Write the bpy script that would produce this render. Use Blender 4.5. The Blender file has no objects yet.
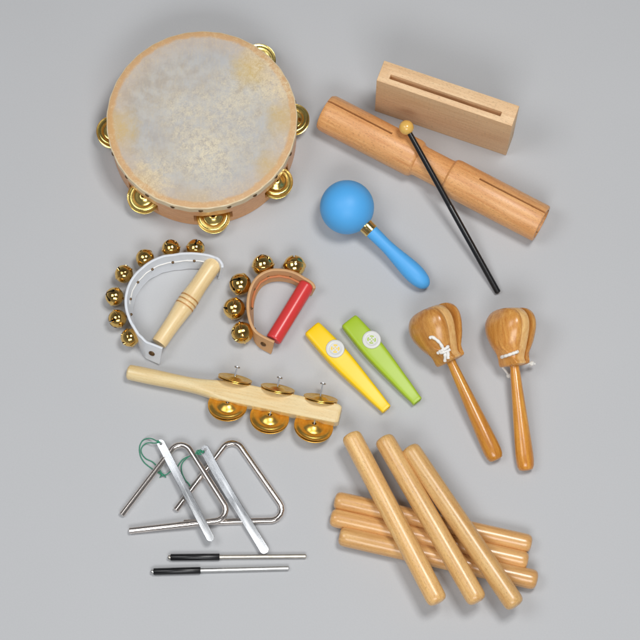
import bpy, bmesh, math, random
from mathutils import Vector, Matrix, noise
from mathutils.bvhtree import BVHTree
random.seed(4)
R = math.radians
S = 0.001                      # geometry is written in millimetres
scene = bpy.context.scene
col = scene.collection

# ------------------------------------------------------------------ camera
TILT, FPX, DIST = R(17.0), 2420.0, 2420.0
CAM = Vector((0, -DIST * math.sin(TILT), DIST * math.cos(TILT)))
cd = bpy.data.cameras.new('camera'); cam = bpy.data.objects.new('camera', cd); col.objects.link(cam)
cam.location = CAM * S; cam.rotation_euler = (TILT, 0, 0)
cd.sensor_width = 36; cd.lens = 36 * FPX / 640; cd.clip_start = 0.05; cd.clip_end = 50
scene.camera = cam

# ------------------------------------------------------------------ world, lamps, exposure
w = bpy.data.worlds.new('World'); scene.world = w; w.use_nodes = True
wb = w.node_tree.nodes['Background']; wb.inputs[1].default_value = 1.0
_nt = w.node_tree; _tc = _nt.nodes.new('ShaderNodeTexCoord'); _sx = _nt.nodes.new('ShaderNodeSeparateXYZ'); _rp = _nt.nodes.new('ShaderNodeValToRGB')
_nt.links.new(_tc.outputs['Generated'], _sx.inputs[0]); _nt.links.new(_sx.outputs['Z'], _rp.inputs[0]); _nt.links.new(_rp.outputs[0], wb.inputs[0])
_rp.color_ramp.elements[0].position = 0.0; _rp.color_ramp.elements[0].color = (0.30, 0.30, 0.31, 1)      # pale studio walls
_rp.color_ramp.elements[1].position = 0.85; _rp.color_ramp.elements[1].color = (0.07, 0.07, 0.075, 1)   # dim ceiling
def softbox(name, loc, target, sx, sy, power, colr=(1, 1, 1)):
    ld = bpy.data.lights.new(name, 'AREA'); ld.shape = 'RECTANGLE'; ld.size = sx; ld.size_y = sy
    ld.energy = power; ld.color = colr
    o = bpy.data.objects.new(name, ld); col.objects.link(o); o.location = loc
    o.rotation_euler = (Vector(target) - Vector(loc)).to_track_quat('-Z', 'Y').to_euler()
softbox('softbox_key', (0.50, 0.22, 2.15), (0.03, -0.1, 0), 0.55, 0.55, 31, (1, 0.995, 0.98))
softbox('softbox_side', (-1.0, -0.1, 2.0), (0, -0.05, 0), 0.9, 0.9, 15, (0.97, 0.985, 1))
softbox('softbox_front', (0.1, -1.7, 1.9), (0, -0.25, 0), 1.4, 0.8, 32, (0.97, 0.985, 1))
scene.view_settings.view_transform = 'Standard'; scene.view_settings.look = 'None'
scene.view_settings.exposure = -0.34; scene.view_settings.gamma = 1

# ------------------------------------------------------------------ helpers
RX = Vector((1, 0, 0)); RY = Vector((0, math.cos(TILT), math.sin(TILT))); RZ = Vector((0, -math.sin(TILT), math.cos(TILT)))
def G(px, py, h=0.0):
    """point (mm) at height h above the table that the photo shows at px, py"""
    d = RX * (px - 320) + RY * (320 - py) - RZ * FPX
    t = (h - CAM.z) / d.z
    return CAM + d * t
def proj(p):
    q = Vector(p) - CAM; z = -q.dot(RZ)
    return 320 + FPX * q.dot(RX) / z, 320 - FPX * q.dot(RY) / z

def frame(o, z, x=None):
    z = Vector(z).normalized()
    x = Vector(x) if x is not None else (Vector((0, 0, 1)) if abs(z.z) < 0.9 else Vector((0, 1, 0)))
    x = (x - z * x.dot(z)).normalized(); y = z.cross(x)
    m = Matrix((x, y, z)).transposed().to_4x4(); m.translation = Vector(o); return m
def yframe(o, y, z):
    y = Vector(y).normalized(); z = Vector(z); z = (z - y * z.dot(y)).normalized(); x = y.cross(z)
    m = Matrix((x, y, z)).transposed().to_4x4(); m.translation = Vector(o); return m
def mm2m(M):
    M = M.copy(); M.translation = M.translation * S; return M

def thing(name, label, cat, loc, group=None, rot=None):
    o = bpy.data.objects.new(name, None); col.objects.link(o); o.empty_display_size = 0.01
    m = rot.to_4x4() if rot else Matrix.Identity(4); m.translation = Vector(loc) * S
    o.matrix_basis = m; o['_m'] = [c for r_ in m for c in r_]
    o['label'] = label; o['category'] = cat
    if group: o['group'] = group
    return o
def wm(o):
    return Matrix([o['_m'][i * 4:i * 4 + 4] for i in range(4)]) if '_m' in o else Matrix.Identity(4)
def part(name, bm, mat, parent=None, M=None, smooth=35, bevel=0, segs=2, label=None):
    """bm in mm in the frame M (world, mm)"""
    if isinstance(bm, bpy.types.Mesh): me = bm
    else:
        bmesh.ops.recalc_face_normals(bm, faces=bm.faces[:])
        bmesh.ops.scale(bm, vec=(S, S, S), verts=bm.verts[:])
        me = bpy.data.meshes.new(name); bm.to_mesh(me); bm.free()
        me.materials.append(mat)
    o = bpy.data.objects.new(name, me); col.objects.link(o)
    m = mm2m(M) if M is not None else Matrix.Identity(4)
    if parent is not None:
        o.parent = parent; o.matrix_basis = wm(parent).inverted() @ m
    else: o.matrix_basis = m
    o['_m'] = [c for r_ in m for c in r_]
    if bevel:
        b = o.modifiers.new('b', 'BEVEL'); b.width = bevel * S; b.segments = segs; b.limit_method = 'ANGLE'; b.angle_limit = R(40)
        bake(o)
    finish(o, smooth)
    if label: o['label'] = label
    return o
def bake(o):
    dg = bpy.context.evaluated_depsgraph_get(); dg.update()
    me = bpy.data.meshes.new_from_object(o.evaluated_get(dg)); o.modifiers.clear(); o.data = me
def finish(o, smooth):
    me = o.data
    if smooth:
        me.polygons.foreach_set('use_smooth', [True] * len(me.polygons)); me.set_sharp_from_angle(angle=R(smooth))
def cut(o, cutters, smooth=35, bevel=0):
    """subtract meshes (bm in mm, in o's own frame)"""
    tmp = []
    for bm in cutters:
        bmesh.ops.recalc_face_normals(bm, faces=bm.faces[:]); bmesh.ops.scale(bm, vec=(S, S, S), verts=bm.verts[:])
        me = bpy.data.meshes.new('c'); bm.to_mesh(me); bm.free()
        c = bpy.data.objects.new('c', me); col.objects.link(c); c.matrix_basis = Matrix([o['_m'][i * 4:i * 4 + 4] for i in range(4)])
        md = o.modifiers.new('x', 'BOOLEAN'); md.operation = 'DIFFERENCE'; md.solver = 'EXACT'; md.object = c; tmp.append(c)
    if bevel:
        b = o.modifiers.new('b', 'BEVEL'); b.width = bevel * S; b.segments = 2; b.limit_method = 'ANGLE'; b.angle_limit = R(50)
    bake(o)
    for c in tmp: bpy.data.objects.remove(c)
    finish(o, smooth)

def ring(bm, pts): return [bm.verts.new(p) for p in pts]
def bridge(bm, a, b):
    n = len(a)
    for i in range(n): bm.faces.new((a[i], a[(i + 1) % n], b[(i + 1) % n], b[i]))
def lathe(prof, seg=40, closed=False, bm=None):
    """prof: (radius, z)"""
    bm = bm or bmesh.new(); prev = first = None
    for r_, z in prof:
        if r_ < 1e-6: cur = [bm.verts.new((0, 0, z))]
        else: cur = ring(bm, [(r_ * math.cos(2 * math.pi * i / seg), r_ * math.sin(2 * math.pi * i / seg), z) for i in range(seg)])
        if prev:
            if len(prev) == 1 and len(cur) > 1:
                for i in range(seg): bm.faces.new((prev[0], cur[i], cur[(i + 1) % seg]))
            elif len(cur) == 1 and len(prev) > 1:
                for i in range(seg): bm.faces.new((cur[0], prev[i], prev[(i + 1) % seg]))
            elif len(cur) > 1: bridge(bm, prev, cur)
        else: first = cur
        prev = cur
    if closed: bridge(bm, prev, first)
    return bm
def box(c, s, bm=None, rot=None):
    bm = bm or bmesh.new(); m = Matrix.Translation(c)
    if rot: m = m @ rot.to_4x4()
    bmesh.ops.create_cube(bm, size=1, matrix=m @ Matrix.Diagonal((s[0], s[1], s[2], 1))); return bm
def catmull(P, n=8):
    P = [Vector(p) for p in P]; out = []
    for i in range(len(P) - 1):
        p0 = P[max(i - 1, 0)]; p1 = P[i]; p2 = P[i + 1]; p3 = P[min(i + 2, len(P) - 1)]
        for k in range(n):
            t = k / n
            out.append(0.5 * ((2 * p1) + (p2 - p0) * t + (2 * p0 - 5 * p1 + 4 * p2 - p3) * t * t + (3 * p1 - p0 - 3 * p2 + p3) * t ** 3))
    out.append(P[-1]); return out
def tube(P, r_, seg=12, bm=None, cap=True, chamfer=0.0):
    bm = bm or bmesh.new(); P = [Vector(p) for p in P]
    T = [(P[min(i + 1, len(P) - 1)] - P[max(i - 1, 0)]).normalized() for i in range(len(P))]
    up = Vector((0, 0, 1)) if abs(T[0].z) < 0.9 else Vector((1, 0, 0))
    rings = []
    def mk(c, t, rr):
        nonlocal up
        up = (up - t * up.dot(t)).normalized(); s = t.cross(up)
        return ring(bm, [c + (up * math.cos(2 * math.pi * k / seg) + s * math.sin(2 * math.pi * k / seg)) * rr for k in range(seg)])
    rr = r_ if callable(r_) else (lambda f: r_)
    n = len(P)
    if chamfer: rings.append(mk(P[0] - T[0] * chamfer * 0.6, T[0], rr(0) - chamfer))
    for i in range(n): rings.append(mk(P[i], T[i], rr(i / (n - 1))))
    if chamfer: rings.append(mk(P[-1] + T[-1] * chamfer * 0.6, T[-1], rr(1) - chamfer))
    for a, b in zip(rings, rings[1:]): bridge(bm, a, b)
    if cap: bm.faces.new(rings[0]); bm.faces.new(rings[-1][::-1])
    return bm
def fillet(P, rad, n=8):
    P = [Vector(p) for p in P]; out = [P[0]]
    for i in range(1, len(P) - 1):
        a = (P[i - 1] - P[i]).normalized(); b = (P[i + 1] - P[i]).normalized()
        half = a.angle(b) / 2; d = rad / math.tan(half); c = P[i] + (a + b).normalized() * rad / math.sin(half)
        s = P[i] + a * d - c; e = P[i] + b * d - c
        for k in range(n + 1): out.append(c + s.slerp(e, k / n) if False else c + (s * (1 - k / n) + e * (k / n)).normalized() * rad)
    out.append(P[-1]); return out

# ------------------------------------------------------------------ materials
class NT:
    def __init__(s, name):
        s.m = bpy.data.materials.new(name); s.m.use_nodes = True; s.n = s.m.node_tree; s.b = s.n.nodes['Principled BSDF']
    def N(s, t, **k):
        nd = s.n.nodes.new(t)
        for a, v in k.items():
            if isinstance(a, str) and a.startswith('i_'): nd.inputs[a[2:].replace('_', ' ')].default_value = v
            else: setattr(nd, a, v)
        return nd
    def L(s, a, b): s.n.links.new(a, b)
    def coord(s, scale=(1, 1, 1), rnd=True):
        tc = s.N('ShaderNodeTexCoord'); v = tc.outputs['Object']
        if rnd:
            oi = s.N('ShaderNodeObjectInfo'); ad = s.N('ShaderNodeVectorMath', operation='ADD'); sc = s.N('ShaderNodeMath', operation='MULTIPLY'); sc.inputs[1].default_value = 3.7
            s.L(oi.outputs['Random'], sc.inputs[0]); s.L(v, ad.inputs[0]); s.L(sc.outputs[0], ad.inputs[1]); v = ad.outputs[0]
        mp = s.N('ShaderNodeMapping'); mp.inputs['Scale'].default_value = [c * 1000 for c in scale]; s.L(v, mp.inputs['Vector']); return mp.outputs[0]
    def noise(s, v, scale=1, detail=4, rough=0.5):
        nd = s.N('ShaderNodeTexNoise'); nd.inputs['Scale'].default_value = scale; nd.inputs['Detail'].default_value = detail; nd.inputs['Roughness'].default_value = rough
        s.L(v, nd.inputs['Vector']); return nd.outputs['Fac']
    def ramp(s, f, stops):
        r_ = s.N('ShaderNodeValToRGB'); e = r_.color_ramp.elements
        while len(e) < len(stops): e.new(0.5)
        for q, (p, c) in zip(e, stops): q.position = p; q.color = (c, c, c, 1) if isinstance(c, (int, float)) else (*c, 1)
        s.L(f, r_.inputs[0]); return r_.outputs[0]
    def mix(s, f, a, b, mode='MIX'):
        m = s.N('ShaderNodeMix', data_type='RGBA', blend_type=mode)
        for x, k in ((f, 0), (a, 6), (b, 7)):
            if isinstance(x, (int, float)): m.inputs[k].default_value = x
            elif isinstance(x, tuple): m.inputs[k].default_value = (*x, 1)
            else: s.L(x, m.inputs[k])
        return m.outputs[2]
    def math(s, op, a, b=None):
        m = s.N('ShaderNodeMath', operation=op); m.use_clamp = False
        for x, k in ((a, 0), (b, 1)):
            if x is None: continue
            if isinstance(x, (int, float)): m.inputs[k].default_value = x
            else: s.L(x, m.inputs[k])
        return m.outputs[0]
    def bump(s, f, strength, dist=0.0003):
        b = s.N('ShaderNodeBump'); b.inputs['Strength'].default_value = strength; b.inputs['Distance'].default_value = dist
        s.L(f, b.inputs['Height']); s.L(b.outputs[0], s.b.inputs['Normal'])
    def set(s, **k):
        for a, v in k.items(): s.b.inputs[a.replace('_', ' ')].default_value = (*v, 1) if isinstance(v, tuple) else v
        return s.m

def srgb(r_, g, b):
    f = lambda c: ((c / 255 + 0.055) / 1.055) ** 2.4 if c > 10 else c / 3294.6
    return (f(r_), f(g), f(b))

def wood(name, light, dark, axis=2, rough=0.4, coat=0.3, fleck=0.35, vary=0.18, bump=0.15, coat_rough=0.15, streak=1.0, patch=0.2):
    t = NT(name); ac = 0.045; sc = [0.33 * streak] * 3; sc[axis] = ac * 0.5
    v = t.coord(tuple(sc)); g = t.noise(v, 1, 6, 0.6)
    big = [0.05] * 3; big[axis] = 0.008; g2 = t.noise(t.coord(tuple(big)), 1, 3)
    fl = [1.5] * 3; fl[axis] = 0.38; f = t.noise(t.coord(tuple(fl)), 1, 2)
    c = t.ramp(g, [(0.3, dark), (0.68, light)])
    c = t.mix(t.ramp(g2, [(0.35, 0.0), (0.7, 1.0)]), c, t.mix(1.0, c, tuple(1 - patch + patch * q for q in light), 'MULTIPLY'))
    spots = t.ramp(f, [(0.56, 0.0), (0.68, fleck)])
    c = t.mix(spots, c, tuple(q * 0.5 for q in dark))
    oi = t.N('ShaderNodeObjectInfo'); hs = t.N('ShaderNodeHueSaturation')
    t.L(t.math('ADD', t.math('MULTIPLY', oi.outputs['Random'], vary), 1 - vary / 2), hs.inputs['Value']); t.L(c, hs.inputs['Color'])
    t.L(hs.outputs[0], t.b.inputs['Base Color'])
    t.bump(t.math('ADD', f, t.math('MULTIPLY', g, 2.0)), bump, 0.0002)
    return t.set(Roughness=rough, Coat_Weight=coat, Coat_Roughness=coat_rough)
def metal(name, c, rough=0.15, patch=0.1, scale=0.12, tint=None, bmp=0.12):
    t = NT(name); n = t.noise(t.coord((scale,) * 3), 1, 5, 0.6)
    t.L(t.math('ADD', t.math('MULTIPLY', n, patch), rough), t.b.inputs['Roughness'])
    t.L(t.mix(t.ramp(n, [(0.4, 0.0), (0.7, 1.0)]), c, tint or tuple(q * 0.85 for q in c)), t.b.inputs['Base Color'])
    t.bump(t.noise(t.coord((0.35, 0.35, 0.35)), 1, 3), bmp, 0.0004)
    return t.set(Metallic=1.0)
def plain(name, c, rough=0.4, var=0.06, scale=0.1, bump=0.05, bscale=0.8, **k):
    t = NT(name); n = t.noise(t.coord((scale,) * 3), 1, 4)
    t.L(t.mix(n, tuple(q * (1 - var) for q in c), tuple(min(1, q * (1 + var)) for q in c)), t.b.inputs['Base Color'])
    t.bump(t.noise(t.coord((bscale,) * 3), 1, 3), bump, 0.0002)
    return t.set(Roughness=rough, **k)

M_clave = wood('clave_maple', srgb(236, 196, 132), srgb(210, 160, 96), 2, 0.36, 0.45, 0.5, coat_rough=0.22)
M_clave2 = wood('clave_maple_dark', srgb(234, 188, 124), srgb(206, 152, 90), 2, 0.32, 0.5, 0.3, coat_rough=0.18)
M_block = wood('beech_block', srgb(236, 203, 160), srgb(220, 180, 136), 0, 0.55, 0.0, 0.45)
M_tone = wood('beech_tube', srgb(231, 177, 117), srgb(206, 143, 87), 2, 0.42, 0.2, 0.55, coat_rough=0.3)
M_pale = wood('pale_birch', srgb(238, 214, 166), srgb(226, 196, 142), 2, 0.4, 0.25, 0.15, coat_rough=0.25)
M_groove = wood('burnt_groove', srgb(206, 154, 88), srgb(186, 132, 70), 2, 0.5, 0.1, 0.1)
M_stick = wood('lacquered_birch', srgb(244, 224, 176), srgb(232, 200, 140), 1, 0.35, 0.35, 0.2, coat_rough=0.25)
M_cast = wood('varnished_castanet', srgb(228, 172, 92), srgb(194, 128, 54), 1, 0.34, 0.5, 0.35, coat_rough=0.22, patch=0.3)
M_castm = wood('castanet_board', srgb(244, 204, 138), srgb(220, 164, 98), 1, 0.4, 0.3, 0.2)
M_casth = wood('orange_varnish', srgb(228, 168, 72), srgb(190, 120, 40), 2, 0.3, 0.5, 0.35, coat_rough=0.15, patch=0.35)
M_shell = wood('tambourine_shell', srgb(228, 174, 118), srgb(210, 150, 96), 0, 0.45, 0.2, 0.3)
M_ballwood = plain('mallet_head_wood', srgb(228, 182, 92), 0.3, 0.1, 0.2, 0.1, Coat_Weight=0.5)
M_brass = metal('brass_jingle', srgb(252, 224, 134), 0.14, 0.18, 0.15)
M_brass2 = metal('bronze_jingle', srgb(244, 202, 106), 0.24, 0.15, 0.2, srgb(230, 178, 84))
M_bell = metal('brass_bell', srgb(244, 206, 124), 0.06, 0.12, 0.2, srgb(222, 176, 98))
M_gold = metal('gold_collar', srgb(236, 208, 140), 0.15, 0.05)
M_nickel = metal('nickel_rod', srgb(240, 231, 224), 0.13, 0.08, 0.1, bmp=0.025)
M_alu = metal('brushed_aluminium', srgb(200, 202, 206), 0.36, 0.12, 0.3)
M_steel = metal('steel_rod', srgb(214, 214, 212), 0.3, 0.1)
M_brnick = metal('worn_nickel_rod', srgb(204, 198, 188), 0.3, 0.1)
M_tack = metal('bronze_tack', srgb(130, 105, 78), 0.35, 0.2)
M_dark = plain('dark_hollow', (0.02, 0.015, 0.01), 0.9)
M_blue = plain('blue_plastic', srgb(82, 172, 238), 0.5, 0.03, 0.05, 0.04)
M_yel = plain('yellow_plastic', srgb(252, 210, 16), 0.38, 0.03, 0.1, 0.04, 0.3)
M_grn = plain('green_plastic', srgb(166, 196, 44), 0.38, 0.03, 0.1, 0.04, 0.3)
M_red = plain('red_plastic', srgb(214, 62, 62), 0.28, 0.04, 0.1, 0.03)
M_white = plain('white_plastic', srgb(216, 216, 212), 0.4, 0.02)
M_wstrap = plain('white_leather', srgb(222, 226, 232), 0.6, 0.05, 0.25, 0.4, 0.6)
M_tan = plain('tan_leather', srgb(206, 160, 112), 0.55, 0.12, 0.2, 0.4, 0.7)
M_lace = plain('copper_lace', srgb(196, 120, 72), 0.5, 0.1, 0.3)
M_black = plain('black_rubber', (0.008, 0.008, 0.009), 0.28, 0.1)
M_cordw = plain('white_cord', srgb(240, 238, 232), 0.8, 0.06, 0.6, 0.8, 1.5)
M_cordg = plain('green_cord', srgb(56, 138, 108), 0.7, 0.15, 0.6, 0.6, 1.5)

def m_bar():
    t = NT('brushed_bar'); n = t.noise(t.coord((0.06, 1.6, 0.4)), 1, 5, 0.65); n2 = t.noise(t.coord((0.05, 0.08, 0.1)), 1, 3)
    f = t.math('ADD', t.math('MULTIPLY', n, 0.6), t.math('MULTIPLY', n2, 0.4))
    t.L(t.ramp(f, [(0.3, srgb(160, 163, 167)), (0.7, srgb(208, 210, 213))]), t.b.inputs['Base Color'])
    t.L(t.math('ADD', t.math('MULTIPLY', n, 0.16), 0.2), t.b.inputs['Roughness']); t.bump(n, 0.15, 0.0002)
    return t.set(Metallic=1.0, Anisotropic=0.4)
M_bar = m_bar()
# grey paper
def m_paper():
    t = NT('grey_paper'); v = t.coord((1, 1, 1), False)
    n = t.noise(v, 0.006, 3); n2 = t.noise(v, 0.7, 4)
    c = t.mix(n, srgb(184, 185, 187), srgb(188, 189, 191)); c = t.mix(t.ramp(n2, [(0.3, 0.0), (0.7, 0.3)]), c, srgb(195, 196, 198))
    t.L(c, t.b.inputs['Base Color']); t.bump(t.math('ADD', t.math('MULTIPLY', n2, 0.12), t.math('MULTIPLY', t.noise(v, 0.006, 2, 0.4), 14.0)), 0.5, 0.0003)
    return t.set(Roughness=0.75, Specular_IOR_Level=0.2)
bm = bmesh.new(); bmesh.ops.create_grid(bm, x_segments=8, y_segments=8, size=2500)
pp = part('table', bm, m_paper(), smooth=0); pp['kind'] = 'structure'; pp['label'] = 'flat light grey paper surface under all the instruments'

# tambourine skin: stained vellum, wood showing through at the edge
def m_skin():
    t = NT('worn_vellum'); v = t.coord((1, 1, 1), False)
    fine = t.math('ADD', t.math('MULTIPLY', t.noise(v, 0.22, 6, 0.7), 0.6), t.math('MULTIPLY', t.noise(v, 0.8, 3, 0.6), 0.4)); mid = t.noise(v, 0.09, 5, 0.6); big = t.noise(v, 0.018, 3); fiber = t.noise(t.coord((0.5, 0.12, 0.3), False), 1, 4)
    c = t.mix(t.ramp(mid, [(0.38, 0.0), (0.62, 1.0)]), srgb(177, 168, 157), srgb(190, 186, 179))
    c = t.mix(t.ramp(big, [(0.42, 0.0), (0.62, 0.45)]), c, srgb(174, 177, 183))
    c = t.mix(t.ramp(fiber, [(0.5, 0.0), (0.7, 0.3)]), c, srgb(206, 192, 164))
    def blob(x, y, rad, power=1.0, wob=0.5):
        sb = t.N('ShaderNodeVectorMath', operation='SUBTRACT'); t.L(v, sb.inputs[0]); sb.inputs[1].default_value = (x, y, 0)
        ml = t.N('ShaderNodeVectorMath', operation='MULTIPLY'); t.L(sb.outputs[0], ml.inputs[0]); ml.inputs[1].default_value = (1, 1, 0)
        ln = t.N('ShaderNodeVectorMath', operation='LENGTH'); t.L(ml.outputs[0], ln.inputs[0])
        d = t.math('DIVIDE', ln.outputs['Value'], rad); d = t.math('ADD', d, t.math('MULTIPLY', t.math('SUBTRACT', mid, 0.5), wob * 2))
        return t.ramp(d, [(0.25, power), (1.0, 0.0)])
    # pale scuffs where it has been struck
    specks = t.ramp(fine, [(0.42, 0.0), (0.62, 1.0)])
    for x, y, rad, p in ((-2, -38, 38, 1.0), (40, 30, 44, 0.75), (30, -20, 45, 0.6), (-20, 8, 34, 0.7), (60, 60, 26, 0.7), (-50, -60, 32, 0.8), (20, -70, 40, 0.4), (80, 36, 28, 0.8), (86, -22, 24, 0.5), (10, 14, 24, 0.4)):
        f = t.math('MULTIPLY', blob(x, y, rad, p), specks); c = t.mix(f, c, srgb(222, 211, 184))
    for x, y, rad, p in ((-86, -12, 28, 1.0), (50, 56, 26, 0.95), (84, 2, 24, 0.85), (72, -54, 24, 0.8), (-58, -72, 26, 0.7), (-4, -90, 22, 0.35)):
        c = t.mix(t.math('MULTIPLY', blob(x, y, rad, p, 0.5), t.ramp(fine, [(0.3, 1.0), (0.62, 0.45)])), c, srgb(208, 176, 96))
    ml = t.N('ShaderNodeVectorMath', operation='MULTIPLY'); t.L(v, ml.inputs[0]); ml.inputs[1].default_value = (1, 1, 0)
    ln = t.N('ShaderNodeVectorMath', operation='LENGTH'); t.L(ml.outputs[0], ln.inputs[0])
    r_ = t.math('ADD', ln.outputs['Value'], t.math('MULTIPLY', t.math('SUBTRACT', mid, 0.5), 7.0))
    c = t.mix(t.ramp(t.math('DIVIDE', r_, 100.0), [(0.68, 0.0), (0.86, 0.35)]), c, srgb(204, 174, 142))
    c = t.mix(t.ramp(t.math('DIVIDE', r_, 100.0), [(0.875, 0.0), (0.90, 0.8)]), c, srgb(208, 160, 102))
    for x, y, rad, p in ((80, 38, 30, 0.8), (62, 66, 26, 0.7), (-52, -70, 28, 0.7)):
        c = t.mix(t.math('MULTIPLY', blob(x, y, rad, p), specks), c, srgb(226, 208, 172))
    c = t.mix(t.math('MULTIPLY', t.ramp(fine, [(0.5, 0.0), (0.66, 0.55)]), t.ramp(t.math('DIVIDE', r_, 100.0), [(0.7, 0.0), (0.95, 1.0)])), c, srgb(232, 206, 160))
    c = t.mix(t.ramp(t.math('DIVIDE', ln.outputs['Value'], 100.0), [(0.944, 0.0), (0.952, 0.9)]), c, srgb(232, 214, 176))
    t.L(c, t.b.inputs['Base Color']); t.bump(t.math('ADD', fine, mid), 0.3, 0.0003)
    return t.set(Roughness=0.55)
def m_skinband():
    t = NT('vellum_band'); v = t.coord((1, 1, 1), False); n = t.noise(v, 0.15, 5)
    t.L(t.mix(n, srgb(222, 196, 150), srgb(236, 224, 196)), t.b.inputs['Base Color']); t.bump(n, 0.3); return t.set(Roughness=0.5)

# ------------------------------------------------------------------ tambourine
TH, TR = 53.0, 96.5
pa = G(106.5, 122, TH); pb = G(297, 122, TH); TR = (pb.x - pa.x) / 2
tc_ = G(201.7, 120.5, TH); TC = Vector(((pa.x + pb.x) / 2, (G(200, 31.5, TH).y + G(200, 208, TH).y) / 2, 0))
tam = thing('tambourine', 'round tambourine with a worn beige skin head and brass jingles', 'tambourine', TC)
MT = Matrix.Translation(TC)
r0 = TR - 1.2
shell = part('frame', lathe([(r0 - 6.5, 0.6), (r0 - 6, 0), (r0 - 0.6, 0), (r0, 0.6), (r0, TH - 1.2), (r0 - 6.5, TH - 1.2)], 128, True), M_shell, tam, MT)
JA = [R(k) for k in (8.5, 54.5, 84, 112, 180, 230, 277, 324)]
cs = []
for a in JA:
    cs.append(box((math.cos(a) * (r0 - 3), math.sin(a) * (r0 - 3), 19), (20, 39, 17), rot=Matrix.Rotation(a, 3, 'Z')))
cut(shell, cs)
skinr = TR
bm = bmesh.new(); prev = [bm.verts.new((0, 0, TH))]; n = 96
for k, (rr, z) in enumerate([(10, TH), (25, TH), (40, TH), (55, TH), (70, TH), (82, TH), (TR - 7, TH), (TR - 1.6, TH), (TR - 0.5, TH - 0.5)]):
    cur = ring(bm, [(rr * math.cos(2 * math.pi * i / n), rr * math.sin(2 * math.pi * i / n), z) for i in range(n)])
    if len(prev) == 1:
        for i in range(n): bm.faces.new((prev[0], cur[i], cur[(i + 1) % n]))
    else: bridge(bm, prev, cur)
    prev = cur
part('drumhead', bm, m_skin(), tam, MT)
bm = bmesh.new(); rs = []
for (rr, z) in [(TR - 0.9, TH - 0.2), (TR + 0.1, TH - 1.0), (TR + 0.25, TH - 3), (TR - 0.1, TH - 7), (TR, TH - 11.5), (TR - 1.3, TH - 11.8)]:
    rs.append(ring(bm, [((rr + 0.25 * math.sin(i * 1.3)) * math.cos(2 * math.pi * i / 160), (rr + 0.25 * math.sin(i * 1.3)) * math.sin(2 * math.pi * i / 160), z + (0.9 * noise.noise(Vector((i * 0.35, 0, 0))) if z < TH - 9 else 0)) for i in range(160)]))
for a, b in zip(rs, rs[1:]): bridge(bm, a, b)
part('skin_band', bm, m_skinband(), tam, MT)
tackm = None
for k in range(21):
    a = R(-90 + k * 360 / 21); d = Vector((math.cos(a), math.sin(a), 0))
    M = frame(TC + d * (TR - 0.3) + Vector((0, 0, TH - 7.4)), d)
    if tackm is None:
        o = part('tack', lathe([(2.5, 0), (2.4, 0.5), (1.5, 1.3), (0, 1.6)], 14), M_tack, tam, M); tackm = o.data
    else: part('tack', tackm, None, tam, M)
def jingle_bm(rad, dome=4.2, hole=1.5, t=0.5):
    k = rad / 17
    top = [(hole, dome - 0.9), (hole + 0.5, dome - 0.2), (hole + 1.5, dome), (4.6 * k, dome * 0.86), (7.2 * k, dome * 0.42), (8.8 * k, 0.25), (9.6 * k, 0.0), (10.6 * k, 0.35), (13.2 * k, 0.95), (14.2 * k, 0.7), (14.8 * k, 0.25), (16.4 * k, 0.35), (17 * k, 0.6)]
    return lathe(top + [(r_, z - t) for r_, z in reversed(top)], 56, True)
jm = None
for k, a in enumerate(JA):
    d = Vector((math.cos(a), math.sin(a), 0)); c = TC + d * (r0 + (2.5 if k == 1 else -2.5))
    for up in (1, -1):
        tilt = Vector((0.10 * math.sin(k * 2.1), 0.10 * math.cos(k * 1.7) - 0.05, 1)) if up > 0 else Vector((0.05, 0.02 * k, -1))
        M = frame(c + Vector((0, 0, 18.5 if up > 0 else 15.2)), tilt)
        if jm is None:
            o = part('jingle', jingle_bm(17), M_brass, tam, M); jm = o.data
        else: part('jingle', jm, None, tam, M)
    part('jingle_pin', tube([c + Vector((0, 0, 10)), c + Vector((0, 0, 28))], 0.8, 8), M_tack, tam)

# ------------------------------------------------------------------ wood block
b0 = G(374.7, 111, 0); b1 = G(506.0, 155.6, 0)
HB = 60.0
for _ in range(30):
    q = proj(b0 + Vector((0, 0, HB))); HB += (q[1] - 80.3) * 1.5
xd = (b1 - b0); LB = xd.length; xd.normalize()
WB = (G(385.3, 60.7, HB) - (b0 + Vector((0, 0, HB)))).dot(Vector((-xd.y, xd.x, 0)))
print('block', LB, HB, WB, 'tamb', TR)
MB = yframe(b0, Vector((-xd.y, xd.x, 0)), (0, 0, 1))
wb_ = thing('wood_block', 'pale upright rectangular wood block with a long slot cut in its top', 'wood block', b0)
body = part('body', box((LB / 2, WB / 2, HB / 2), (LB, WB, HB)), M_block, wb_, MB)
s0 = G(389.7, 77.2, HB) - b0; s1 = G(501.4, 113.3, HB) - b0
yv = Vector((-xd.y, xd.x, 0)); sx0, sx1 = s0.dot(xd), s1.dot(xd); sy = (s0.dot(yv) + s1.dot(yv)) / 2
cut(body, [box(((sx0 + sx1) / 2, sy, HB - 12), (sx1 - sx0, 4.8, 60))], 30, bevel=0.6)

# ------------------------------------------------------------------ two-tone block
RT = 19.6
e0 = G(324.5, 111.6, RT); e1 = G(541.5, 223.8, RT)
ax = (e1 - e0); LT = ax.length; ax.normalize()
MTn = frame(e0, ax, (0, 0, 1))      # local x up, y = axis x up, z along
tone = thing('tone_block', 'cylindrical two-tone wooden tube block with narrow waist and slotted ends', 'tone block', Vector((e0.x, e0.y, 0)))
ns, ne = LT * 0.435, LT * 0.575
prof = [(0, 0), (RT - 4, 0), (RT - 1.6, 0.7), (RT - 0.2, 3.5), (RT, 6), (RT, ns - 5), (RT - 0.7, ns - 2), (RT - 2.2, ns - 0.3), (RT - 3.0, ns), (RT - 3.6, ns + 3), (RT - 3.6, ne - 3), (RT - 3.0, ne), (RT - 2.2, ne + 0.3), (RT - 0.6, ne + 2.2), (RT, ne + 6), (RT, LT - 1.5), (RT - 0.5, LT - 0.4), (RT - 1.4, LT), (0, LT)]
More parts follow.
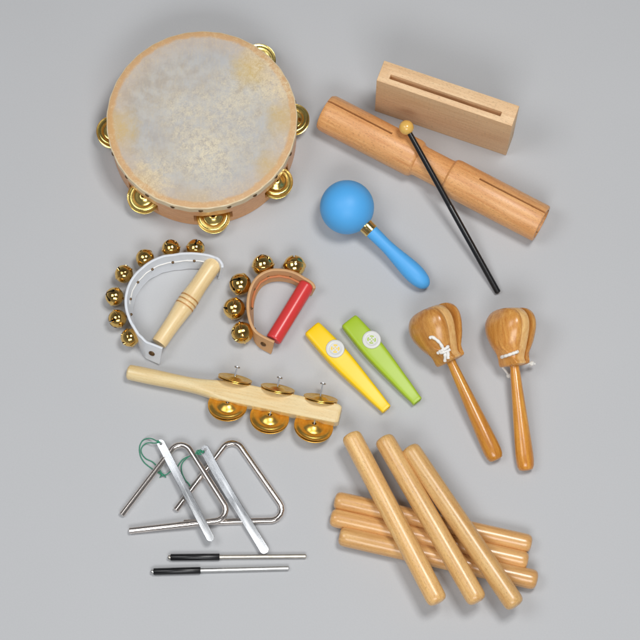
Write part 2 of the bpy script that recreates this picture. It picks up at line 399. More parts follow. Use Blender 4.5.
tb = part('body', lathe(prof, 72), M_tone, tone, MTn)
def bore(z0, z1, r_): return lathe([(0, z0), (r_, z0), (r_, z1), (0, z1)], 48)
fi = R(17); upv = Vector((math.cos(fi), 0, 0))
sgn = 1 if (MTn.to_3x3() @ Vector((0, 1, 0))).y > 0 else -1
def slotbox(z0, z1, a, wd=2.2):
    m = Matrix.Rotation(a * sgn, 3, 'Z'); c = m @ Vector((RT - 2, 0, (z0 + z1) / 2)); return box(c, (14, wd, z1 - z0), rot=m)
cut(tb, [bore(-5, LT * 0.36, RT - 3.8), bore(LT * 0.64, LT + 5, RT - 3.8), slotbox(-2, LT * 0.30, fi), slotbox(LT * 0.70, LT + 2, fi), slotbox(LT * 0.70, LT + 2, fi + math.pi, 2.3), slotbox(-2, LT * 0.30, fi + math.pi)], 30)

# ------------------------------------------------------------------ mallet on the tone block
m0 = G(498, 292.5, 3.2); m1 = G(406.4, 127.5, 52)
mal = thing('mallet', 'thin black mallet with a yellow wooden ball head leaning across the two-tone block', 'mallet', m0 - Vector((0, 0, 3.2)))
dm = (m1 - m0).normalized(); LM = (m1 - m0).length
part('shaft', lathe([(0, -0.3), (2.4, -0.3), (3.1, 0.5), (3.1, LM * 0.52), (2.95, LM * 0.525), (2.95, LM * 0.53), (3.0, LM * 0.535), (2.7, LM - 4), (0, LM - 4)], 20), M_black, mal, frame(m0, dm))
bm = bmesh.new(); bmesh.ops.create_uvsphere(bm, u_segments=32, v_segments=20, radius=7.4)
part('head', bm, M_ballwood, mal, frame(m1, dm), smooth=80)

# ------------------------------------------------------------------ maraca
mr = 27.2; c0 = G(347, 207.2, mr); c1 = G(425.5, 284.5, 10)
da = (c1 - c0).normalized(); La = (c1 - c0).length
mar = thing('maraca', 'bright blue round maraca with a gold collar and smooth blue handle', 'maraca', Vector((c0.x, c0.y, 0)))
MM = frame(c0, da)
pr = [(0, -mr)] + [(mr * math.sin(R(a)), -mr * math.cos(R(a))) for a in range(6, 164, 6)] + [(7.0, mr * 0.972), (0, mr * 0.972)]
part('rattle_head', lathe(pr, 64), M_blue, mar, MM)
part('collar', lathe([(6.5, 25.4), (7.7, 25.6), (7.9, 26.2), (7.7, 29), (7.6, 31.5), (7.7, 34.4), (7.3, 34.9), (6, 35)], 40, True), M_gold, mar, MM)
hp = [(0, 34), (6.6, 34), (6.9, 36), (6.7, 46), (6.6, 56), (7.3, 66), (8.6, 78), (9.6, 88), (9.8, 96), (9.0, 104), (7.0, 110.5), (4.2, 114), (1.6, 115.4), (0, 115.6)]
k = (La + 3.5 - 34) / (115.6 - 34)
hz = [(r_, 34 + (z - 34) * k) for r_, z in hp]
sm = [(p.x, p.y) for p in catmull([(a, b, 0) for a, b in hz[1:]], 4)]
part('handle', lathe([(0, 34)] + [(max(a, 0), b) for a, b in sm[:-1]] + [(0, sm[-1][1])], 40), M_blue, mar, MM, smooth=60)

# ------------------------------------------------------------------ kazoos
def kazoo(mat, label, head, tip, disc):
    hz_ = 13.0
    a = G(head[0], head[1], hz_); b = G(tip[0], tip[1], 9); a0 = Vector((a.x, a.y, 0)); b0_ = Vector((b.x, b.y, 0))
    x = (b0_ - a0); L = x.length + 1; x.normalize(); y = Vector((-x.y, x.x, 0))
    M = Matrix((x, y, Vector((0, 0, 1)))).transposed().to_4x4(); M.translation = a0
    t = thing('kazoo', label, 'kazoo', a0, 'kazoos')
    st = [(0, 8.2, 1.6, 10.6), (0.008, 9.0, 1.0, 12.2), (0.03, 9.5, 0.6, 13.2), (0.1, 9.9, 0.4, 13.9), (0.2, 10.4, 0.3, 14.2), (0.33, 10.7, 0.2, 14.2), (0.45, 10.2, 0.2, 13.6), (0.58, 9.2, 0.3, 12.9), (0.7, 8.1, 0.6, 12.1), (0.82, 7.1, 1.2, 11.2), (0.92, 6.0, 1.8, 10.4), (0.965, 5.5, 2.0, 10.2), (0.985, 5.5, 2.0, 10.2), (1.0, 5.2, 2.3, 9.9)]
    P = catmull([(s * L, w_, (z1 - z0)) for s, w_, z0, z1 in st], 4); Q = catmull([(s * L, z0, z1) for s, w_, z0, z1 in st], 4)
    bm = bmesh.new(); rings = []; n = 40
    for p, q in zip(P, Q):
        zc = (q.y + q.z) / 2; hh = (q.z - q.y) / 2; pts = []
        for i in range(n):
            an = 2 * math.pi * (i + 0.5) / n; c, s_ = math.cos(an), math.sin(an); e = 2 / 5.0
            pts.append((p.x, p.y * abs(c) ** e * (1 if c > 0 else -1), zc + hh * abs(s_) ** e * (1 if s_ > 0 else -1)))
        rings.append(ring(bm, pts))
    # open mouth at the tip
    ctr = Vector((L, 0, sum(v.co.z for v in rings[-1]) / n))
    for sc, dx in ((0.72, 0.1), (0.66, -4)):
        rings.append(ring(bm, [Vector((L + dx, (v.co.y) * sc, ctr.z + (v.co.z - ctr.z) * sc)) for v in rings[len(P) - 1]]))
    for r1, r2 in zip(rings, rings[1:]): bridge(bm, r1, r2)
    bm.faces.new(rings[0]); bm.faces.new(rings[-1][::-1])
    part('body', bm, mat, t, M, smooth=38)
    d = G(disc[0], disc[1], 15.4); lx = (d - a0).dot(x); ly = (d - a0).dot(y)
    MD = Matrix.Translation(M @ Vector((lx, ly, 0))) @ M.to_3x3().to_4x4()
    cap = part('turret_cap', lathe([(0, 13.2), (9.3, 13.2), (9.4, 14.6), (9.0, 15.3), (8.2, 15.6), (5.6, 15.5), (5.2, 15.2), (0, 15.2)], 48), M_white, t, MD)
    cs = []
    for q in range(4):
        bm = bmesh.new(); a0_, a1_ = R(q * 90 + 14), R(q * 90 + 76); N = 8; rows = []
        for z in (14.45, 17):
            rows.append([bm.verts.new((3.0 * math.cos(a0_ + (a1_ - a0_) * i / N), 3.0 * math.sin(a0_ + (a1_ - a0_) * i / N), z)) for i in range(N + 1)] + [bm.verts.new((4.3 * math.cos(a1_ - (a1_ - a0_) * i / N), 4.3 * math.sin(a1_ - (a1_ - a0_) * i / N), z)) for i in range(N + 1)])
        bridge(bm, rows[0], rows[1]); bm.faces.new(rows[0]); bm.faces.new(rows[1][::-1]); cs.append(bm)
        a_ = R(q * 90); cs.append(box((1.7 * math.cos(a_ + R(45)), 1.7 * math.sin(a_ + R(45)), 15.7), (1.3, 1.3, 2.5), rot=Matrix.Rotation(a_ + R(45), 3, 'Z')))
    cut(cap, cs)
    part('grille_backing', lathe([(0, 14.6), (5, 14.6), (5, 14.75), (0, 14.75)], 24), mat, t, MD)
kazoo(M_yel, 'yellow plastic kazoo with a white round cap, next to the jingle stick', (311.5, 326.6), (386, 408.0), (335.2, 348.5))
kazoo(M_grn, 'lime green plastic kazoo with a white round cap', (348.6, 319.2), (417, 400.3), (371.6, 339.5))

# ------------------------------------------------------------------ claves
def clave(label, p, q, h0, h1, r_, mat, grp):
    a = G(*p, h0); b = G(*q, h1); d = (b - a).normalized(); a = a - d * (r_ * 0.45); L = (b - a).length + r_ * 0.45
    pr = [(0, 0), (r_ * 0.5, 0.25), (r_ * 0.78, 1.3), (r_ * 0.93, 3.2), (r_ * 0.985, 5.4), (r_, 8)]
    pr = pr + [(r_, L * 0.5)] + [(x, L - z) for x, z in reversed(pr)]
    o = part('clave', lathe(pr, 48), mat, None, frame(a, d), smooth=50)
    o['label'] = label; o['category'] = 'clave'; o['group'] = grp
r_ = 9.2
low = 'claves of the lower layer'
clave('lower-layer clave farthest back, its ends crossed over by three others', (338.5, 501), (527.5, 543.5), 9, 9, r_, M_clave2, low)
clave('middle clave of the three in the lower layer', (334.5, 517.8), (524.0, 560.5), 9, 9, r_, M_clave2, low)
clave('lower-layer clave nearest the bottom edge, beneath the three crossing ones', (343.5, 536.3), (533, 579.5), 9.7, 9.7, 9.8, M_clave2, low)
hi = 'claves crossed over the top'; r2 = 10.0
clave('leftmost of the three claves lying across the top of the pile', (352.0, 437.6), (436.5, 599), 28.5, 28.5, r2, M_clave, hi)
clave('middle one of the three claves lying across the top of the pile', (385, 441), (476, 598), 28.5, 28.5, r2, M_clave, hi)
clave('rightmost of the three claves lying across the top of the pile', (410.8, 450.8), (513.8, 602.5), 28.5, 28.5, r2, M_clave, hi)

# ------------------------------------------------------------------ bells
bell_mesh = {}
def bell(rad, parent, M):
    if rad not in bell_mesh:
        pr = [(0, -rad)] + [(rad * math.sin(R(a)), -rad * math.cos(R(a))) for a in range(12, 86, 8)] + [(rad * 1.06, -0.7), (rad * 1.075, 0), (rad * 1.06, 0.7)] + [(rad * math.sin(R(a)), -rad * math.cos(R(a))) for a in range(96, 175, 8)] + [(0, rad)]
        ri = rad - 0.8
        inn = [(0, ri)] + [(ri * math.sin(R(a)), ri * math.cos(R(a))) for a in range(12, 172, 12)] + [(0, -ri)]
        bm = lathe(pr, 40); lathe(inn, 32, bm=bm)
        o = part('bell', bm, M_bell, parent, M, smooth=40)
        k = rad
        cut(o, [box((0, 0, k), (1.5, 1.5 * k, 1.5 * k)), box((0, 0, k), (1.5 * k, 1.5, 1.5 * k))] + [lathe([(0, 0), (1.7, 0), (1.7, k * 2), (0, k * 2)], 16) if False else Matrix_cyl(0.72 * k * math.cos(R(a)), 0.72 * k * math.sin(R(a)), k) for a in (0, 90, 180, 270)], 40)
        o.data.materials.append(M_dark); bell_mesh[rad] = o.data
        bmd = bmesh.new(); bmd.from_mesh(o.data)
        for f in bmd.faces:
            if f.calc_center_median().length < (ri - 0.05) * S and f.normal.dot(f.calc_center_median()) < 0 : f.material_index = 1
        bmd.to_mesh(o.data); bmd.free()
    else: o = part('bell', bell_mesh[rad], None, parent, M, smooth=0)
    return o
def Matrix_cyl(x, y, k):
    bm = lathe([(0, 0), (1.55, 0), (1.55, k * 2), (0, k * 2)], 16)
    bmesh.ops.translate(bm, vec=(x, y, 0.1), verts=bm.verts[:]); return bm

def band(P, U, W, th, wav=0.0, seedv=0.0):
    bm = bmesh.new(); rings = []; n = len(P)
    for i, p in enumerate(P):
        t = (P[min(i + 1, n - 1)] - P[max(i - 1, 0)]).normalized(); u = U[i]; nrm = t.cross(u).normalized()
        wv = wav * noise.noise(Vector((i * 0.22 + seedv, 3.1, 0))); wv2 = wav * 0.5 * noise.noise(Vector((i * 0.3 + seedv, 9.1, 0)))
        h = th / 2; W2 = W + wv
        sec = [(h * 0.6, wv2), (h, wv2 + 0.5), (h, W2 * 0.5), (h, W2 - 0.5), (h * 0.6, W2), (-h * 0.6, W2), (-h, W2 - 0.5), (-h, W2 * 0.5), (-h, wv2 + 0.5), (-h * 0.6, wv2)]
        rings.append(ring(bm, [p + nrm * (a + 0.35 * wv2) - u * b for a, b in sec]))
    for a, b in zip(rings, rings[1:]): bridge(bm, a, b)
    bm.faces.new(rings[0]); bm.faces.new(rings[-1][::-1]); return bm
def handbells(name, label, path, W, alpha, th, strapmat, bells, brad, ha, hb, hprof, hmat, rivets, seedv, wav, lace, laces, nubs, lean, rings_=()):
    u = Vector((0, math.sin(alpha), math.cos(alpha))); ht = W * u.z + 0.6
    P = catmull([G(x, y, ht) for x, y in path], 6)
    t = thing(name, label, 'hand bells', Vector((P[0].x, P[0].y, 0)), 'hand bells')
    mid0 = (G(ha[0], ha[1], ht) + G(hb[0], hb[1], ht)) / 2
    hd_ = (G(ha[0], ha[1], ht) - G(hb[0], hb[1], ht)).normalized(); U = []
    for i in range(len(P)):
        f = max(0.0, (i / (len(P) - 1) - 0.72) / 0.28); f = f * f * (3 - 2 * f); tn = (P[min(i + 1, len(P) - 1)] - P[max(i - 1, 0)]).normalized(); on = tn.cross(Vector((0, 0, 1))); on = on if on.dot(P[i] - mid0) > 0 else -on
        U.append((u + hd_ * 0.32 * f + on.normalized() * lean * (1 - f)).normalized())
    for i in range(len(P)): P[i] = P[i] - Vector((0, 0, (u.z - U[i].z) * W * 0.6))
    part('strap', band(P, U, W, th, wav, seedv), strapmat, t, smooth=45)
    ctr = (G(ha[0], ha[1], ht / 2) + G(hb[0], hb[1], ht / 2)) / 2
    hc = W * 0.5 * u.z + 1
    for i, (x, y) in enumerate(bells):
        b = G(x, y, max(hc, brad + 1.0))
        mid = [p - U[k_] * W * 0.5 for k_, p in enumerate(P)]; near = min(mid, key=lambda p: (p - b).length)
        out = (b - near); out.z *= 0.3; out.normalize()
        tw = Vector((math.sin(i * 2.3 + seedv) * 0.35, math.cos(i * 1.9) * 0.3, 0.25 + 0.45 * math.sin(i * 1.7 + seedv)))
        M = frame(b, (out + tw).normalized()) @ Matrix.Rotation(i * 0.9, 4, 'Z')
        bell(brad, t, M)
        part('bell_loop', tube([near - out * 1, b - out * brad * 0.9], 1.1, 8), M_tack, t)
    A = G(ha[0], ha[1], hc + 1.5); B = G(hb[0], hb[1], hc + 1.5); L = (B - A).length
    part('handle', lathe([(0, 0)] + [(r_, s * L) for r_, s in hprof] + [(0, L)], 36), hmat, t, frame(A, B - A), smooth=40)
    for rr in rivets:
        q = len(P) - 5; tn = (P[q + 1] - P[q - 1]).normalized(); nm = tn.cross(U[q]).normalized(); nm = nm if nm.dot(hd_) < 0 else -nm
        c = P[q] - U[q] * W * 0.5 + nm * th * 0.5
        part('rivet', lathe([(rr, -0.5), (rr, 0.6), (rr * 0.6, 1.5), (0, 1.7)], 16), M_tack, t, frame(c, nm))
    for s_ in rings_:
        part('groove', lathe([(9.45, -0.5), (10.0, -0.5), (10.05, 0.0), (10.0, 0.5), (9.45, 0.5)], 36, True), M_groove, t, frame(A + (B - A) * s_, B - A))
    def inner(k_, fr, off):
        k_ = max(1, min(len(P) - 2, k_)); tn = (P[k_ + 1] - P[k_ - 1]).normalized(); nm = tn.cross(U[k_]).normalized(); nm = nm if nm.dot(mid0 - P[k_]) > 0 else -nm
        return P[k_] - U[k_] * W * fr + nm * (th / 2 + off)
    ks = sorted(min(range(len(P)), key=lambda q: (P[q] - U[q] * W * 0.5 - G(x, y, hc)).length) for x, y in bells)
    if lace[0] is M_lace:
        st_ = [4] + ks[:4]
        for a_, b_ in zip(st_, st_[1:]):
            part('lace', tube([inner(a_, 0.42, 1.2), inner((a_ + b_) // 2, 0.42, 1.0), inner(b_, 0.42, 1.2)], lace[1], 8), lace[0], t)
    else:
        part('thread', tube([inner(k_, 0.42, 0.35 + 0.25 * math.sin(k_ * 1.1)) for k_ in range(6, ks[4] + 4)], lace[1], 8), lace[0], t)
    for k_ in ks:
        bm = bmesh.new(); bmesh.ops.create_icosphere(bm, subdivisions=2, radius=1.5)
        part('fastener', bm, M_tack, t, Matrix.Translation(inner(k_, 0.42, 0.6)), smooth=80)
Z5 = lambda pts: [(100 + x / 4.923, 235 + y / 4.923) for x, y in pts]
wp = Z5([(603, 160), (600, 138), (578, 112), (530, 96), (450, 87), (380, 92), (300, 106), (235, 138), (182, 184), (148, 232), (129, 290), (127, 345), (140, 400), (165, 450), (200, 498), (240, 528), (308, 553)])
turned = [(7.4, 0.0), (8.4, 0.015), (8.9, 0.08), (8.7, 0.2), (8.6, 0.3), (9.3, 0.4), (9.8, 0.445), (9.1, 0.455), (9.8, 0.468), (9.9, 0.49), (9.2, 0.502), (9.9, 0.515), (9.8, 0.535), (9.2, 0.547), (9.8, 0.56), (9.3, 0.6), (8.4, 0.72), (7.9, 0.85), (8.0, 0.97), (7.6, 1.0)]
z5 = lambda x, y, h: (100 + x / 4.923, 235 + y / 4.923, h)
handbells('hand_bells', 'white leather strap hand bells with seven small bells and a pale turned wooden handle', wp, 26, R(8), 2.6, M_wstrap,
          [(195.5, 248.3), (171, 248.5), (145, 258.2), (124, 274), (114.6, 296.5), (117.5, 318.7), (130, 337.6)], 9.2,
          (215.2, 261.5), (158.8, 343.5), turned, M_pale, [3.2], 1.0, 2.0,
          (M_cordw, 0.55), [[z5(500, 122, 23), z5(470, 122, 21), z5(410, 122, 20), z5(352, 128, 19), z5(300, 138, 18), z5(250, 158, 18), z5(205, 190, 18), z5(172, 218, 19), z5(150, 255, 20)]],
          [z5(470, 121, 20), z5(352, 127, 19), z5(248, 157, 18), z5(170, 217, 19)], 0.17, (0.455, 0.502, 0.547))
Z6 = lambda pts: [(215 + x / 5.818, 245 + y / 5.818) for x, y in pts]
z6 = lambda x, y, h: (215 + x / 5.818, 245 + y / 5.818, h)
rp = Z6([(578, 252), (576, 236), (560, 215), (520, 190), (465, 160), (400, 143), (325, 144), (262, 172), (222, 217), (198, 280), (190, 350), (198, 420), (222, 482), (265, 522), (345, 560)])
handbells('hand_bells', 'tan leather strap hand bells with five bigger bells and a red plastic handle', rp, 21, R(3), 2.8, M_tan,
          [(294.4, 266), (263.1, 265.3), (240.3, 284.2), (234.3, 308.6), (242.2, 332.7)], 11.0,
          (307.3, 284.5), (273.4, 340), [(7.2, 0), (7.9, 0.012), (8.0, 0.03), (8.0, 0.97), (7.9, 0.988), (7.2, 1.0)], M_red, [3.0], 5.0, 0.5,
          (M_lace, 1.2), [[z6(490, 222, 18), z6(432, 203, 18)], [z6(425, 195, 18), z6(318, 187, 18)], [z6(312, 187, 18), z6(234, 262, 18)], [z6(232, 270, 18), z6(207, 330, 18)]],
          [z6(427, 194, 18), z6(314, 185, 18), z6(230, 264, 18), z6(209, 372, 16), z6(241, 468, 15)], 0.2)

# ------------------------------------------------------------------ jingle stick
ZB = 15.0
j0 = G(127.5, 371.8, 8.5); j1 = G(340.2, 416, ZB)
js = thing('jingle_stick', 'pale wooden jingle stick with three pairs of bronze jingles on nails', 'jingle stick', Vector((j0.x, j0.y, 0)))
dj = (j1 - j0).normalized(); Lj = (j1 - j0).length
MJ = yframe(j0, dj, (0, 0, 1))       # y along, x to the right of travel (south), z up
st = [(0.0, 5.6, 5.6, 2.0), (0.006, 7.0, 7.0, 2.0), (0.02, 7.7, 7.7, 2.0), (0.12, 7.9, 7.8, 2.05), (0.25, 7.4, 7.4, 2.2), (0.33, 7.6, 7.4, 2.6), (0.4, 9.0, 7.8, 4.0), (0.46, 10.2, 8.2, 8), (0.55, 10.5, 8.3, 14), (0.8, 10.2, 8.3, 14), (0.965, 9.8, 8.3, 14), (0.985, 9.5, 8.1, 14), (0.997, 8.4, 7.2, 12), (1.0, 7.6, 6.4, 10)]
A_ = catmull([(s * Lj, a, b) for s, a, b, e in st], 4); E_ = catmull([(e, 0, 0) for s, a, b, e in st], 4)
bm = bmesh.new(); rings = []; n = 48
for p, e in zip(A_, E_):
    ex = 2 / e.x; pts = []
    for i in range(n):
        an = 2 * math.pi * (i + 0.5) / n; c, s_ = math.cos(an), math.sin(an)
        pts.append((p.y * abs(c) ** ex * (1 if c > 0 else -1), p.x, p.z * abs(s_) ** ex * (1 if s_ > 0 else -1)))
    rings.append(ring(bm, pts))
for a, b in zip(rings, rings[1:]): bridge(bm, a, b)
bm.faces.new(rings[0]); bm.faces.new(rings[-1][::-1])
part('handle', bm, M_stick, js, MJ, smooth=35)
jb = jingle_bm(19.3, 4.6, 1.7); jmesh = umesh = None; ub = jingle_bm(17.0, 2.4, 1.7)
lowc = [(227.6, 402.5), (269.8, 415.0), (314.2, 423.8)]; upc = [(235.4, 377.6), (278.0, 387.4), (320.8, 397.2)]; heads = [(237.3, 367.2), (279.8, 377.7), (323.0, 383.6)]
perp = Vector((-dj.y, dj.x, 0)).normalized()
for i in range(3):
    hd = G(*heads[i], ZB + 3); lc = G(*lowc[i], ZB); uc = G(*upc[i], ZB + 1)
    tip = lc + (lc - hd).normalized() * 2
    part('nail', tube([hd, tip], 0.7, 8), M_alu, js)
    hb_ = lathe([(0, -0.4), (2.9, -0.4), (2.9, 0.5), (0, 0.5)], 16); dn = (hd - lc).normalized(); part('nail_head', hb_, M_alu, js, frame(hd, dn))
    jit = 0.06 * (i - 1)
    for k, off in enumerate((0, -1.9)):
        nl = (perp * math.sin(R(27 - 3 * k)) + Vector((jit, 0, math.cos(R(27 - 3 * k))))).normalized()
        # inner disc rests dome up, its partner dome down behind it
        M = frame(lc + nl * (-3.2 + off), nl if k == 0 else -nl)
        nu = (perp * math.sin(R(63 + 2 * k)) + Vector((-jit * 0.5, 0, math.cos(R(63 + 2 * k))))).normalized()
        M2 = frame(uc + nu * (-1.0 + off * 0.7), nu if k == 0 else -nu)
        if jmesh is None: o = part('jingle', jb, M_brass2, js, M, smooth=45); jmesh = o.data
        else: part('jingle', jmesh, None, js, M, smooth=0)
        if umesh is None: o = part('jingle', ub, M_brass2, js, M2, smooth=45); umesh = o.data
        else: part('jingle', umesh, None, js, M2, smooth=0)

# ------------------------------------------------------------------ castanets on handles
def pear(n=56):
    P = [(0, 41.5), (8, 41), (15, 38.6), (20.3, 33.5), (22.6, 26.5), (21.8, 18.5), (18.8, 10), (15, 1.5), (12, -5), (10.6, -9), (11.4, -11.8), (12.4, -13.4), (11.2, -15.0), (6, -15.6), (0, -15.6)]
    h = catmull([(x, y, 0) for x, y in P], 4); pts = [(p.x, p.y) for p in h]
    pts = [(x * 1.12, y) for x, y in pts]
    return pts + [(-x, y) for x, y in reversed(pts[1:-1])]
PEAR = pear()
def shell_bm(H, rim, flat=0):
    bm = bmesh.new(); c = Vector((0, 14, 0)); rings = []
    for sc, z in ((1, 0), (1, rim), (0.985, rim + 1.2), (0.95, rim + 2.6), (0.88, rim + 0.42 * H), (0.76, rim + 0.64 * H), (0.6, rim + 0.83 * H), (0.4, rim + 0.95 * H), (0.2, rim + H)):
        pts = []
        for x, y in PEAR:
            yy = 14 + (y - 14) * sc if y > -2 else 14 + (y - 14) * (sc if sc < 0.99 else 1)
            zz = z
            pts.append((x * sc, yy, zz))
        rings.append(ring(bm, pts))
    for a, b in zip(rings, rings[1:]): bridge(bm, a, b)
    bm.faces.new(rings[0]); bm.faces.new(rings[-1][::-1])
    for v in bm.verts:                       # the neck end is lower, with a raised foot
        q = min(1, max(0, (v.co.y + 10) / 17)); q = q * q * (3 - 2 * q)
        if v.co.z > rim: v.co.z = rim + (v.co.z - rim) * (0.42 + 0.58 * q) + (1.2 * (1 - abs(v.co.x) / 16) if v.co.y < -11 else 0)
    return bm
def castanet(label, end, neck, splay, hc, roll, cords, knots):
    e = G(end[0], end[1], 8.0); nk = G(neck[0], neck[1], hc)
    y = (nk - e).normalized(); L = (nk - e).length
    base = Vector((-math.sin(roll), 0, math.cos(roll)))
    M = yframe(nk, y, base)
    t = thing('castanet', label, 'castanet', Vector((nk.x, nk.y, 0)), 'handle castanets')
    sc = Matrix.Translation((0, 15.8, 0))
    pl = 4.6
    bm = bmesh.new(); ra = ring(bm, [(x * 0.97, y_, -pl) for x, y_ in PEAR]); rb = ring(bm, [(x * 0.97, y_, pl) for x, y_ in PEAR]); bridge(bm, ra, rb); bm.faces.new(ra); bm.faces.new(rb[::-1])
    part('paddle', bm, M_castm, t, M @ sc, bevel=1.0, smooth=40)
    MS = M @ sc @ Matrix.Translation((0, -12, pl + 0.3)) @ Matrix.Rotation(R(splay[0]), 4, 'X') @ Matrix.Translation((0, 12, 0)); sb = shell_bm(11.5, 2.6)
    wb2 = sb.copy(); bmesh.ops.transform(wb2, matrix=MS, verts=wb2.verts[:]); tree = BVHTree.FromBMesh(wb2); wb2.free()
    part('shell', sb, M_cast, t, MS, smooth=42)
    part('shell', shell_bm(10, 2.6), M_cast, t, M @ sc @ Matrix.Translation((0, -12, -pl - 0.3)) @ Matrix.Rotation(R(-splay[1]), 4, 'X') @ Matrix.Rotation(R(180), 4, 'Y') @ Matrix.Translation((0, 12, 0)), smooth=42)
    hp = [(0, -7.2), (4, -7), (6.8, -5.8), (8.2, -2.6), (8.8, 2), (8.9, 9), (8.3, 24), (7.1, 48), (5.8, 72), (5.0, 90), (4.6, L * 0.96), (5.0, L + 3), (0, L + 3)]
    part('handle', lathe(hp, 32), M_casth, t, frame(e, y), smooth=45)
    for cpts in cords:
        pts = []
        for x, y_, off in cpts:
            px, py = 395 + x / 4.267, 295 + y_ / 4.267; d = (G(px, py) - CAM).normalized(); hit = tree.ray_cast(CAM, d)
            if hit[0] is None: hit = tree.find_nearest(G(px, py, 14))
            pts.append(hit[0] + hit[1] * off if hit[1].z > 0 else hit[0] - hit[1] * off)
        part('cord', tube(catmull(pts, 6), lambda f: 1.6 + 0.2 * math.sin(f * 40), 10), M_cordw, t, smooth=60)
    for kx in knots:
        kp = G(*kx); sp = tree.find_nearest(kp)[0]
        part('cord_tail', tube(catmull([sp, (sp + kp) / 2 + Vector((0, 0, 0.8)), kp, kp + (kp - sp).normalized() * 3.2 + Vector((0.8, -0.6, 0))], 5), 1.1, 8), M_cordw, t)
        bm = bmesh.new(); bmesh.ops.create_icosphere(bm, subdivisions=3, radius=2.5)
        for v in bm.verts: v.co *= 1 + 0.22 * noise.noise(v.co * 0.9)
        part('cord_knot', bm, M_cordw, t, Matrix.Translation(G(*kx)), smooth=60)
castanet('wooden castanet whose white cord is tied in a crossed knot, handle slanting to the right', (493.6, 453.5), (451.0, 361.5), (4, 9), 25, R(56),
         [[(150, 182, 0.8), (160, 178, 0.8), (178, 190, 0.8), (192, 204, 0.8), (203, 222, 1.0), (212, 240, 1.4), (216, 258, 1.0), (214, 280, 0.6)],
          [(183, 246, 0.6), (196, 236, 1.2), (210, 228, 2.2), (224, 218, 1.0), (236, 208, 0.5)],
          [(196, 244, 0.8), (208, 240, 2.4), (222, 236, 1.0), (232, 232, 0.6)],
          [(218, 230, 1.2), (226, 250, 0.8), (228, 270, 0.6)]], [])
castanet('wooden castanet with a straight strip of white cord, handle nearly vertical', (525.3, 463.5), (514.5, 366.0), (2.5, 5), 25, R(55),
         [[(456, 265, 0.2), (462, 261, 0.9), (480, 256, 1.0), (500, 249, 1.0), (516, 243, 0.9), (522, 241, 0.2)]], [(531.8, 363.5, 14), (508.9, 375.6, 5)])

# ------------------------------------------------------------------ triangles
k1 = 0.072; zt = lambda x: 3.2 + (x - 121.5) * k1
t1 = [G(x, y, zt(x)) for x, y in ((121.8, 514.8), (181.5, 436.5), (233.5, 518.8), (129.7, 530.8))]
t2 = [G(x, y, 3.2) for x, y in ((175.8, 510.0), (232.5, 435.0), (291.5, 520.0), (184.0, 522.6))]
for lab, P in (('left steel triangle, lying partly on top of the other one', t1), ('right steel triangle, lying partly under the other one', t2)):
    F = [P[0]] + fillet(P, 11)[1:]
    o = part('triangle', tube(F, 3.1, 20, chamfer=0.8), M_nickel, None, smooth=40)
    c = P[0].copy(); c.z = 0
    o['label'] = lab; o['category'] = 'triangle'; o['group'] = 'steel triangles'
def bar(label, pts, wd, roll, cords, knots):
    P = [G(*p) for p in pts]; a0 = P[0].copy(); a0.z = 0
    t = thing('flat_bar', label, 'metal bar', a0, 'flat metal bars')
    x = (P[-1] - P[0]).normalized(); y = Vector((-x.y, x.x, 0)).normalized(); C = catmull(P, 4); L = sum((b - a).length for a, b in zip(C, C[1:]))
    bm = bmesh.new(); th = 0.9; s = 0; rings = []
    for i, p in enumerate(C):
        if i: s += (C[i] - C[i - 1]).length
        d = min(s, L - s); h = wd / 2; rr = 4.0
        ww = h if d >= rr else h - rr + math.sqrt(max(rr * rr - (rr - d) ** 2, 0)); ww = max(ww, h - rr + 0.8)
        fr = s / L; ra_ = R(roll[0] * (1 - fr) + roll[1] * fr); yy = Matrix.Rotation(ra_, 3, x) @ y
        nn = x.cross(yy).normalized(); nn = nn if nn.z > 0 else -nn; tp = nn * 0.0
        rings.append(ring(bm, [p + yy * ww - nn * 0.2, p + yy * (ww - 0.3) , p - yy * (ww - 0.3), p - yy * ww - nn * 0.2, p - yy * (ww - 0.2) - nn * th, p + yy * (ww - 0.2) - nn * th]))
    for a, b in zip(rings, rings[1:]): bridge(bm, a, b)
    bm.faces.new(rings[0]); bm.faces.new(rings[-1][::-1])
    M = frame(P[0], (0, 0, 1), x)
    for v in bm.verts: v.co = M.inverted() @ v.co
    o = part('bar', bm, M_bar, t, M, smooth=18)
    cut(o, [lathe([(0, -8), (1.5, -8), (1.5, 8), (0, 8)], 20) if False else _hole(4.2)], 18)
    for c in cords: part('cord', tube(catmull([G(*p) for p in c], 6), 0.55, 8), M_cordg, t)
    for c in knots:
        bm = bmesh.new(); bmesh.ops.create_icosphere(bm, subdivisions=2, radius=1.5); part('cord_knot', bm, M_cordg, t, Matrix.Translation(G(*c)), smooth=80)
def _hole(x):
    bm = lathe([(0, -8), (1.5, -8), (1.5, 8), (0, 8)], 20); bmesh.ops.translate(bm, vec=(x, 0, 0), verts=bm.verts[:]); return bm
z8 = lambda x, y, h: (110 + x / 5.818, 430 + y / 5.818, h)
dense = lambda a, b, n=14: [tuple(a[i] + (b[i] - a[i]) * (k / n) for i in range(3)) for k in [0, 0.15, 0.3, 0.6, 1, 1.5] + list(range(2, n - 1)) + [n - 1.5, n - 1, n - 0.6, n - 0.3, n - 0.15, n]]
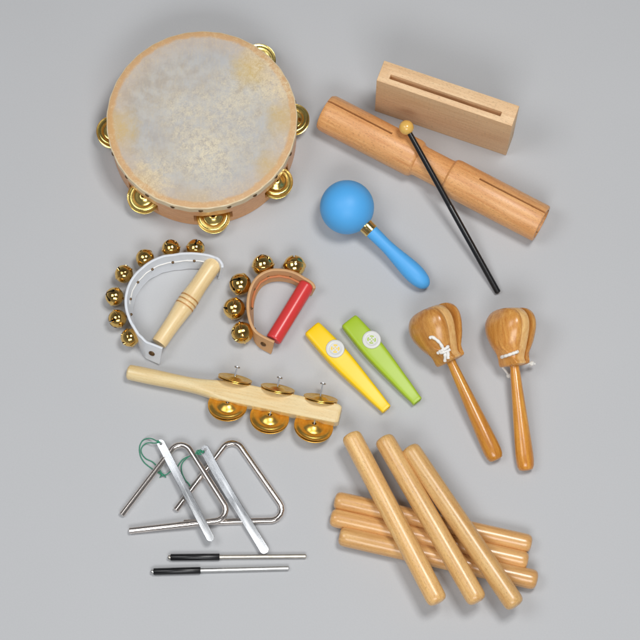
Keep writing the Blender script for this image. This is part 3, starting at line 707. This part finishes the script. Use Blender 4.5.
bar('flat metal bar with a wide green cord loop, lying over the left triangle', dense((159.0, 440.0, 9.0), (212.0, 541, 13.6)), 8.2, (9, -5),
    [[z8(293, 74, 9.5), z8(272, 64, 9.5), z8(232, 48, 4), z8(192, 60, 1), z8(172, 100, 0.8), z8(177, 150, 0.8), z8(200, 190, 0.8), z8(240, 222, 0.8), z8(285, 250, 1.5), z8(312, 266, 2)],
     [z8(293, 70, 10), z8(262, 76, 8), z8(215, 76, 3), z8(186, 100, 1), z8(182, 130, 0.8), z8(206, 165, 0.8), z8(250, 188, 1), z8(285, 225, 3), z8(305, 258, 3)],
     [z8(290, 246, 2), z8(300, 262, 3), z8(290, 276, 1)], [z8(305, 262, 3), z8(330, 258, 3), z8(352, 240, 4)], [z8(308, 262, 3), z8(325, 276, 1)]],
    [z8(305, 261, 3), z8(280, 68, 9)])
def bent(f): return (203.0 + 63.3 * f - 3.2 * math.sin(f * math.pi) * (1 - f), 446.0 + 107.0 * f, 6.6 + 7.5 * max(0, 0.42 - f) ** 1.5 * 2.6)
b2 = [bent(f) for f in [0, 0.008, 0.015, 0.03, 0.05, 0.08] + [k_ / 16 for k_ in range(2, 15)] + [0.91, 0.94, 0.96, 0.975, 0.985, 0.995, 1.0]]
bar('flat metal bar with a short green knot, lying over the right triangle', b2, 9.2, (10, -2),
    [[z8(548, 120, 13), z8(520, 128, 12), z8(485, 140, 9), z8(445, 165, 5), z8(418, 200, 2), z8(418, 245, 1), z8(438, 290, 1), z8(462, 318, 1.5), z8(468, 350, 1)],
     [z8(548, 128, 13), z8(510, 118, 11), z8(505, 138, 11), z8(530, 142, 12), z8(512, 130, 12), z8(470, 150, 7), z8(425, 170, 3), z8(395, 210, 1), z8(380, 240, 1)]],
    [z8(515, 130, 12.5), z8(524, 122, 12.5), z8(538, 128, 12.8)])

# ------------------------------------------------------------------ triangle beaters
def beater(label, a, g, b, rr, mat):
    A = G(*a, 3.4); B = G(*b, 3.0); L = (B - A).length; s = L * (g - a[0]) / (b[0] - a[0]); M = frame(A, B - A)
    t = thing('triangle_beater', label, 'beater', Vector((A.x, A.y, 0)), 'triangle beaters')
    part('rod', lathe([(0, -2.6), (1.8, -2.4), (2.3, -1.4), (rr, 0), (rr, L - 0.6), (rr - 0.6, L), (0, L)], 24), mat, t, M)
    part('grip', lathe([(rr - 0.3, 0.0), (3.0, 0.0), (3.35, 0.5), (3.35, s - 0.5), (3.0, s), (rr - 0.3, s)], 28, True), M_black, t, M)
beater('triangle beater with black grip and beige rod, touching the flat bar', (170.5, 557.3), 219.6, (306.3, 556.2), 2.15, M_brnick)
beater('triangle beater with black grip and silver rod, nearest the bottom edge', (153.5, 571.6), 200.6, (289.0, 568.2), 2.15, M_steel)

for o in list(bpy.data.objects):
    if '_m' in o: del o['_m']
